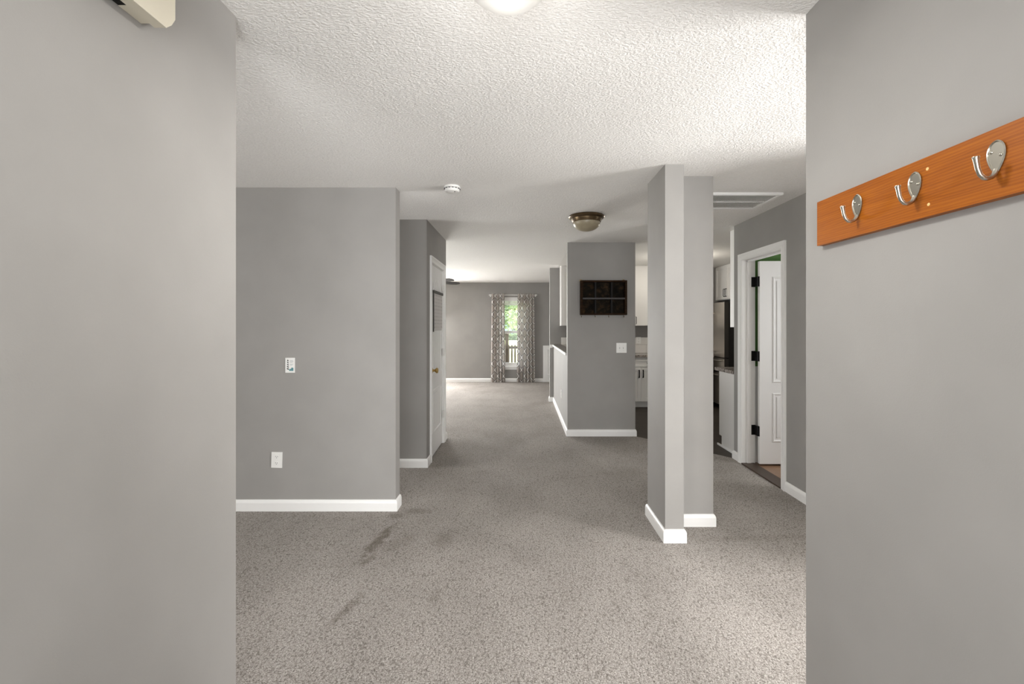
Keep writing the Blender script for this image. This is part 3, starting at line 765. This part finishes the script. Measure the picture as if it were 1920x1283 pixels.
bm = new(); box(bm, 2.3185, 3.22, 4.7805, 5.02, 1.384, CEIL - .0005); obj('body', bm, M['cab'], t)
for xa, xb in ((2.32, 2.76), (2.764, 3.215)): shaker('cabinet_door', t, xa, xb, 1.39, 2.425, 5.041, lambda a, b, c: (a, 5.041 + (5.041 - b), c))
# fridge against the right kitchen wall, doors facing the hall
t = thing('refrigerator', 'stainless steel refrigerator with black sides seen between column and door', 'refrigerator', (3.68, 7.82, 0))
FX, FY0, FY1 = 3.28, 7.40, 8.24
B('body', M['fridge_side'], 3.352, 4.06, FY0 + .002, FY1 - .002, .02, 1.77, parent=t, bev=.004)
B('toe_grille', M['black'], 3.40, 3.45, FY0 + .02, FY1 - .02, -.0018, .06, parent=t)
ym = (FY0 + FY1) / 2
def fdoor(name, ya, yb, za, zb):
    bm = new(); fs = box(bm, FX, 3.350, ya, yb, za, zb)
    for f in bm.faces: f.material_index = 0 if f.calc_center_median().x < FX + .01 else 1
    bevel(bm, .006, 2)
    return obj(name, bm, [M['steel'], M['steel_dark']], t)
da = fdoor('door', FY0, ym - .003, .865, 1.775); db = fdoor('door', ym + .003, FY1, .865, 1.775)
for d, yy in ((da, ym - .05), (db, ym + .05)): pull(d, (FX, yy, .95), (FX, yy, 1.60), (-.05, 0, 0), 'steel', .010)
for za, zb in ((.625, .850), (.075, .610)):
    d = fdoor('freezer_drawer', FY0, FY1, za, zb); pull(d, (FX, FY0 + .06, zb - .035), (FX, FY1 - .06, zb - .035), (-.05, 0, 0), 'nickel', .011)
bm = new(); lathe(bm, [(0, 0), (.008, 0), (.008, .003)], (FX - .002, 8.08, 1.68), 14, 'x'); obj('badge', bm, M['nickel'], t)
B('hinge_cover', M['fridge_side'], 3.30, 3.40, FY0 + .01, FY0 + .08, 1.7755, 1.792, parent=t, bev=.004)
t = thing('fridge_wall_cabinet', 'white wall cabinet with two black pulls above the refrigerator', 'cabinet', (3.8, 7.83, 1.835))
B('body', M['cab'], 3.512, 4.0995, 7.402, 8.238, 1.835, CEIL - .0005, parent=t)
for a, b, hy in ((7.406, 7.818, 7.788), (7.822, 8.234, 7.852)):
    d = shaker('cabinet_door', t, a, b, 1.845, 2.425, 0, lambda p, q, r: (3.49 + q, p, r)); pull(d, (3.49, hy, 1.89), (3.49, hy, 2.02), (-.03, 0, 0), r=.006)

# ------------------------------------------------------------------ living room
fan = thing('ceiling_fan', 'dark ceiling fan whose blade tips show past the closet wall', 'ceiling fan', (-1.72, 8.15, CEIL))
FC = (-1.72, 8.15, 0)
bm = new(); lathe(bm, [(0, 2.4398), (.07, 2.4398), (.065, 2.40), (.02, 2.37), (.014, 2.37), (.014, 2.28), (.05, 2.27), (.105, 2.25), (.115, 2.21), (.10, 2.165), (.06, 2.15), (0, 2.15)], FC, 32); obj('motor_housing', bm, M['bronze'], fan, True, 40)
bm = new(); lathe(bm, [(.05, 2.15)] + dome(.085, 2.13, .07), FC, 32); obj('light_bowl', bm, M['dome_white'], fan, True)
def blade_bm(a):
    bm = new(); rot = Matrix.Rotation(a, 4, 'Z') @ Matrix.Rotation(math.radians(-14), 4, 'X')
    out = [(.19, -.045), (.30, -.060), (.52, -.068), (.62, -.062), (.655, -.035), (.665, 0), (.655, .035), (.62, .062), (.52, .068), (.30, .060), (.19, .045)]
    prism(bm, out, lambda u, v, k: (u, v, .007 * k)); bmesh.ops.transform(bm, matrix=Matrix.Translation((FC[0], FC[1], 2.172)) @ rot, verts=bm.verts); return bm
for k in range(5):
    a = math.radians(-36 + 72 * k); bl = obj('blade', blade_bm(a), M['blade'], fan)
    bm = new(); c, s_ = math.cos(a), math.sin(a); tube(bm, [(FC[0] + .09 * c, FC[1] + .09 * s_, 2.19), (FC[0] + .16 * c, FC[1] + .16 * s_, 2.172), (FC[0] + .24 * c, FC[1] + .24 * s_, 2.170)], .010, 8); obj('blade_arm', bm, M['bronze'], bl)

rod = thing('curtain_rod', 'thin white curtain rod with round ends above the living room window', 'curtain rod', (-.235, 11.09, 2.127))
bm = new(); tube(bm, [(-.80, 11.085, 2.127), (.33, 11.085, 2.127)], .008, 12); obj('pole', bm, M['rod'], rod, True, 40)
for xx in (-.81, .34):
    bm = new(); lathe(bm, [(0, -.016), (.012, -.012), (.017, 0), (.012, .012), (0, .016)], (xx, 11.085, 2.127), 16, 'x'); obj('finial', bm, M['rod'], rod, True)
for xx in (-.79, .315):
    bm = new(); box(bm, xx - .006, xx + .006, 11.085, 11.1898, 2.116, 2.124); box(bm, xx - .015, xx + .015, 11.184, 11.1898, 2.09, 2.15); obj('bracket', bm, M['rod'], rod)
def curtain(label, xa, xb, ph):
    bm = new(); uvl = bm.loops.layers.uv.new('cloth'); nu, nv = 90, 40; zt, zb = 2.158, .006; cloth = 1.55 * (xb - xa)
    g = []
    for j in range(nv + 1):
        v = j / nv; z = zt + (zb - zt) * v; row = []
        flare = 1 + .10 * (v - .5); pocket = abs(z - 2.127) < .03
        for i in range(nu + 1):
            u = i / nu; xc = (xa + xb) / 2; x = xc + (u - .5) * (xb - xa) * flare
            amp = .026 + .012 * v
            if z > 2.08: amp *= .45
            y = 11.085 + (.006 if z > 2.08 else 0) + amp * math.sin(2 * PI * (u * 5.3 + ph + .05 * math.sin(3 * v + ph))) + .010 * math.sin(2 * PI * (u * 11.7 + ph * 2 + .3 * v)) - .012
            x += .008 * math.cos(2 * PI * (u * 5.3 + ph))
            row.append(bm.verts.new((x, y, z)))
        g.append(row)
    for j in range(nv):
        for i in range(nu):
            f = bm.faces.new((g[j][i], g[j][i + 1], g[j + 1][i + 1], g[j + 1][i]))
            for lp, (a, b) in zip(f.loops, ((i, j), (i + 1, j), (i + 1, j + 1), (i, j + 1))): lp[uvl].uv = (a / nu * cloth, (1 - b / nv) * (zt - zb))
    o = obj('curtain', bm, M['curtain'], None, True)
    return tag(o, label, 'curtain', 'patterned curtains of the living room window')
curtain('grey and white lattice print curtain left of the living room window', -.775, -.425, .1)
curtain('grey and white lattice print curtain right of the living room window', -.125, .285, .45)
t = thing('window_blind', 'raised white blind bunched at the top of the living room window', 'blind', (-.24, 11.2, 1.90))
B('head_rail', M['trim'], -.57, .09, 11.195, 11.235, 1.985, 2.034, parent=t)
bm = new()
for i in range(9): box(bm, -.565, .085, 11.197, 11.233, 1.905 + i * .0085, 1.910 + i * .0085)
obj('slat_stack', bm, M['plastic'], t)
B('bottom_rail', M['trim'], -.565, .085, 11.197, 11.233, 1.885, 1.902, parent=t)
t = thing('low_white_panel', 'low white framed panel against the far wall right of the curtains', 'panel', (.95, 11.16, 0))
B('board', M['trim'], .500, 1.42, 11.150, 11.1745, .0, .893, parent=t, bev=.003)
bm = new(); sweep(bm, [(.60, .17), (1.32, .17), (1.32, .80), (.60, .80)], PM, lambda u, v, h: (u, 11.150 - h, v), True); obj('moulding', bm, M['trim'], t)

# ------------------------------------------------------------------ outside, seen through the far window
G = -.35
bm = new(); slab(bm, [(-40, 11.35), (40, 11.35), (40, 120), (-40, 120)], G - .2, G)
o = struct('ground_lawn', bm, M['lawn'], 'sunlit lawn beyond the window')
B('deck_floor', M['deckwood'], -3.0, 3.0, 11.36, 13.62, G - .01, -.10)['kind'] = 'structure'
rl = thing('deck_railing', 'weathered wooden picket railing along the deck outside the window', 'railing', (0, 13.5, -.10))
for z in (.20, .69): B('rail', M['deckwood'], -1.6, 1.4, 13.51, 13.545, z, z + .075, parent=rl)
for i in range(32):
    x = -1.58 + i * .095; bm = new()
    prism(bm, [(x, -.0998), (x + .048, -.0998), (x + .048, .785), (x + .036, .81), (x + .012, .81), (x, .785)], lambda u, v, k: (u, 13.488 + .0215 * k, v)); obj('picket', bm, M['deckwood'], rl)
ps = thing('deck_post', 'square weathered post standing behind the deck railing', 'post', (-.47, 13.6, -.1))
B('shaft', M['deckwood'], -.52, -.42, 13.547, 13.62, -.0998, 1.12, parent=ps); bm = new(); lathe(bm, [(.085, 1.12), (.085, 1.14), (.05, 1.165), (0, 1.175)], (-.47, 13.585, 0), 4); obj('cap', bm, M['deckwood'], ps)
def tree(label, x, y, trunk_h, cr, cz, n, m, size):
    t = thing('leafy_tree', label, 'tree', (x, y, G), 'trees beyond the lawn')
    bm = new(); tube(bm, [(x, y, G - .1), (x + .06, y, trunk_h * .5), (x - .04, y, trunk_h), (x + .1, y + .1, cz)], [.22, .17, .13, .05], 10); obj('trunk', bm, M['bark'], t, True)
    bm = new(); blobs = [(Vector((x + random.uniform(-.65, .65) * cr, y + random.uniform(-.5, .5) * cr, cz + random.uniform(-.65, .65) * cr)), cr * random.uniform(.28, .5)) for _ in range(14)]
    for _ in range(n):
        c, r = random.choice(blobs); d = Vector((random.gauss(0, 1), random.gauss(0, 1), random.gauss(0, 1))).normalized(); p = c + d * r * random.uniform(.6, 1.0)
        u = Vector((random.gauss(0, 1), random.gauss(0, 1), random.gauss(0, 1))).normalized(); w = u.orthogonal().normalized(); s_ = size * random.uniform(.6, 1.3)
        bm.faces.new([bm.verts.new(p + q) for q in (u * s_, w * s_ * .5, -u * s_, -w * s_ * .5)])
    obj('foliage', bm, m, t)
tree('bright leafy tree right of centre beyond the deck railing', .95, 27, 1.6, 2.0, 2.5, 2600, M['leaf'], .15)
tree('darker leafy tree left of the bright one at the far side of the lawn', -2.9, 44, 2.5, 3.4, 4.2, 2600, M['leaf2'], .24)
bm = new()
for _ in range(3000):
    p = Vector((random.uniform(-9, 9), 52 + random.uniform(-.5, .5), G + random.uniform(0, .75) )); u = Vector((random.gauss(0, 1), random.gauss(0, 1), random.gauss(0, 1))).normalized(); w = u.orthogonal().normalized()
    bm.faces.new([bm.verts.new(p + q) for q in (u * .2, w * .1, -u * .2, -w * .1)])
box(bm, -9, 9, 51.8, 52.2, G, G + .6)
tag(obj('hedge', bm, M['hedge']), 'low clipped hedge along the back of the lawn', 'hedge')
t = thing('garden_shed', 'pale blue shed with grey roof beyond the hedge', 'shed', (-1.2, 57, G))
B('wall', M['siding'], -3.2, .6, 55.5, 58.5, G, 1.55, parent=t)
bm = new(); prism(bm, [(55.2, 1.55), (58.8, 1.55), (57, 2.5)], lambda u, v, k: (-3.4 + 4.2 * k, u, v)); obj('roof', bm, M['roof'], t)
B('shed_window', M['steel_dark'], -1.3, -.5, 55.47, 55.52, .7, 1.2, parent=t)

# ------------------------------------------------------------------ origins at the base of single-mesh things
for o in list(COL.objects):
    if o.type == 'MESH' and o.parent is None and o.get('kind') != 'structure':
        cs = [Vector(c) for c in o.bound_box]
        c = Vector(((cs[0].x + cs[6].x) / 2, (cs[0].y + cs[6].y) / 2, min(p.z for p in cs)))
        o.data.transform(Matrix.Translation(-c)); o.location = c
